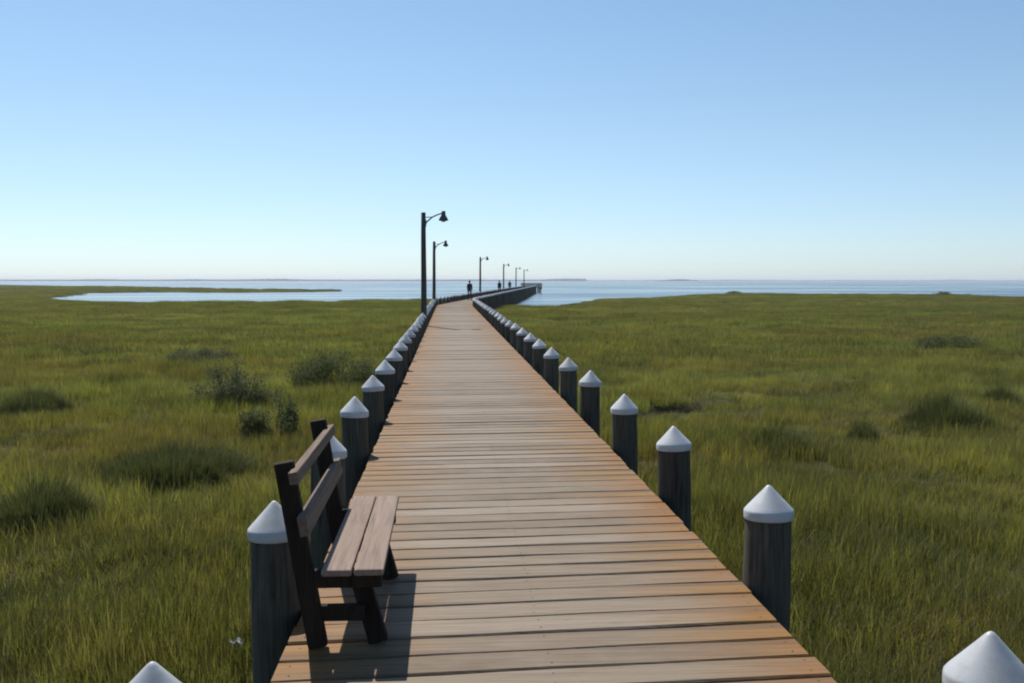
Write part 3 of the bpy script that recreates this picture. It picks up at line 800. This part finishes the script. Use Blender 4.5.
# ------------------------------------------------------------------ far shores across the bay
def far_wood(name, x0, x1, y, base, amp, n, label, seed, taper=False):
    r = np.random.default_rng(seed)
    t = r.random(n); x = x0 + (x1 - x0) * t
    prof = base + amp * np.clip(np.sin(x * 0.0021 + seed) * np.sin(x * 0.0057 + 1) + 0.5 * np.sin(x * 0.013 + seed * 2), 0, 2)
    if taper: prof = prof * np.clip(np.sin(np.pi * t), 0, 1) ** 0.5
    h = prof * r.uniform(0.45, 1.0, n)
    b = np.stack([x, y + r.normal(0, 60, n), np.full(n, WATER_Z - 0.3)], -1)
    tone = np.stack([r.random(n) * 0.7, r.random(n)], -1)
    me = blade_mesh(name, M_FAR, b, h, r.uniform(0, 0.2, n), r.uniform(0.5, 1.3, n) * np.maximum(prof, 3) * 0.8, r.normal(np.pi / 2, 0.5, n), np.zeros(n), tone, 2)
    o = mesh_obj(name, me); tag(o, label, 'far shore', kind='stuff'); return o
far_wood('far_woods', -4600, 700, 5200, 9.0, 4.0, 14000, 'low hazy wooded shore along the horizon beyond the bay', 3)
far_wood('far_island', 1050, 1230, 5000, 8.0, 4.0, 700, 'tiny hazy wooded island on the horizon of the open bay', 5, True)
far_wood('far_shoreline', 600, 5200, 7800, 8.0, 3.0, 9000, 'faint hazy strip of low land on the horizon behind the island', 9)

# ------------------------------------------------------------------ sea haze
HAZE = True
if HAZE:
    bm = bmesh.new(); add_box(bm, (0, 6000, 8.5), (28400, 16400, 27.0))
    hm = bpy.data.materials.new('haze'); hm.use_nodes = True; nt = hm.node_tree; nt.nodes.clear()
    out = nt.nodes.new('ShaderNodeOutputMaterial'); pv = nt.nodes.new('ShaderNodeVolumePrincipled')
    pv.inputs['Color'].default_value = (0.86, 0.92, 1.0, 1); pv.inputs['Density'].default_value = 0.00014; pv.inputs['Anisotropy'].default_value = 0.2
    nt.links.new(pv.outputs[0], out.inputs['Volume'])
    hz = bm_obj('haze', bm, hm); tag(hz, kind='stuff')

# ------------------------------------------------------------------ light, sky, camera
world = bpy.data.worlds.new('World'); scene.world = world; world.use_nodes = True
wn = world.node_tree; bg = wn.nodes['Background']
sky = wn.nodes.new('ShaderNodeTexSky'); sky.sky_type = 'NISHITA'; sky.sun_disc = False
sky.sun_elevation = SUN_EL; sky.sun_rotation = SUN_AZ; sky.altitude = 0
sky.air_density = 1.0; sky.dust_density = 0.25; sky.ozone_density = 3.0
tc = wn.nodes.new('ShaderNodeTexCoord'); sx = wn.nodes.new('ShaderNodeSeparateXYZ'); wn.links.new(tc.outputs['Generated'], sx.inputs[0])
cr = wn.nodes.new('ShaderNodeValToRGB'); els = cr.color_ramp.elements
els.new(0.06); els.new(0.14)
for el, (p, c) in zip(els, [(0.0, (0.70, 0.86, 1.15)), (0.06, (0.73, 0.835, 1.00)), (0.14, (0.81, 0.855, 0.89)), (0.32, (0.82, 0.89, 0.88))]): el.position = p; el.color = (*c, 1)
mu = wn.nodes.new('ShaderNodeMix'); mu.data_type = 'RGBA'; mu.blend_type = 'MULTIPLY'; mu.inputs[0].default_value = 1.0
wn.links.new(sx.outputs['Z'], cr.inputs[0]); wn.links.new(sky.outputs[0], mu.inputs[6]); wn.links.new(cr.outputs[0], mu.inputs[7])
wn.links.new(mu.outputs[2], bg.inputs['Color']); bg.inputs['Strength'].default_value = 0.11
sd = Vector((math.sin(SUN_AZ) * math.cos(SUN_EL), math.cos(SUN_AZ) * math.cos(SUN_EL), math.sin(SUN_EL)))
sl = bpy.data.lights.new('sun', 'SUN'); sl.energy = 5.0; sl.angle = R(0.53); sl.color = (1.0, 0.95, 0.87)
so = link(bpy.data.objects.new('sun', sl)); so.rotation_euler = (-sd).to_track_quat('-Z', 'Y').to_euler(); so.location = sd * 50

cam = bpy.data.cameras.new('camera'); cam.sensor_width = 36.0; cam.lens = FPX / 1024 * 36.0
cam.clip_start = 0.05; cam.clip_end = 40000
co = link(bpy.data.objects.new('camera', cam)); co.location = (0, 0, EYE)
co.rotation_euler = (R(90) - math.atan((341.5 - 280.5) / FPX), 0, -math.atan(64.0 / FPX))
scene.camera = co

scene.view_settings.view_transform = 'Standard'; scene.view_settings.look = 'None'
scene.view_settings.exposure = 0.24; scene.view_settings.gamma = 1.0
scene.cycles.use_denoising = True
scene.cycles.filter_width = 2.0
scene.cycles.max_bounces = 8; scene.cycles.volume_bounces = 0; scene.cycles.transparent_max_bounces = 8
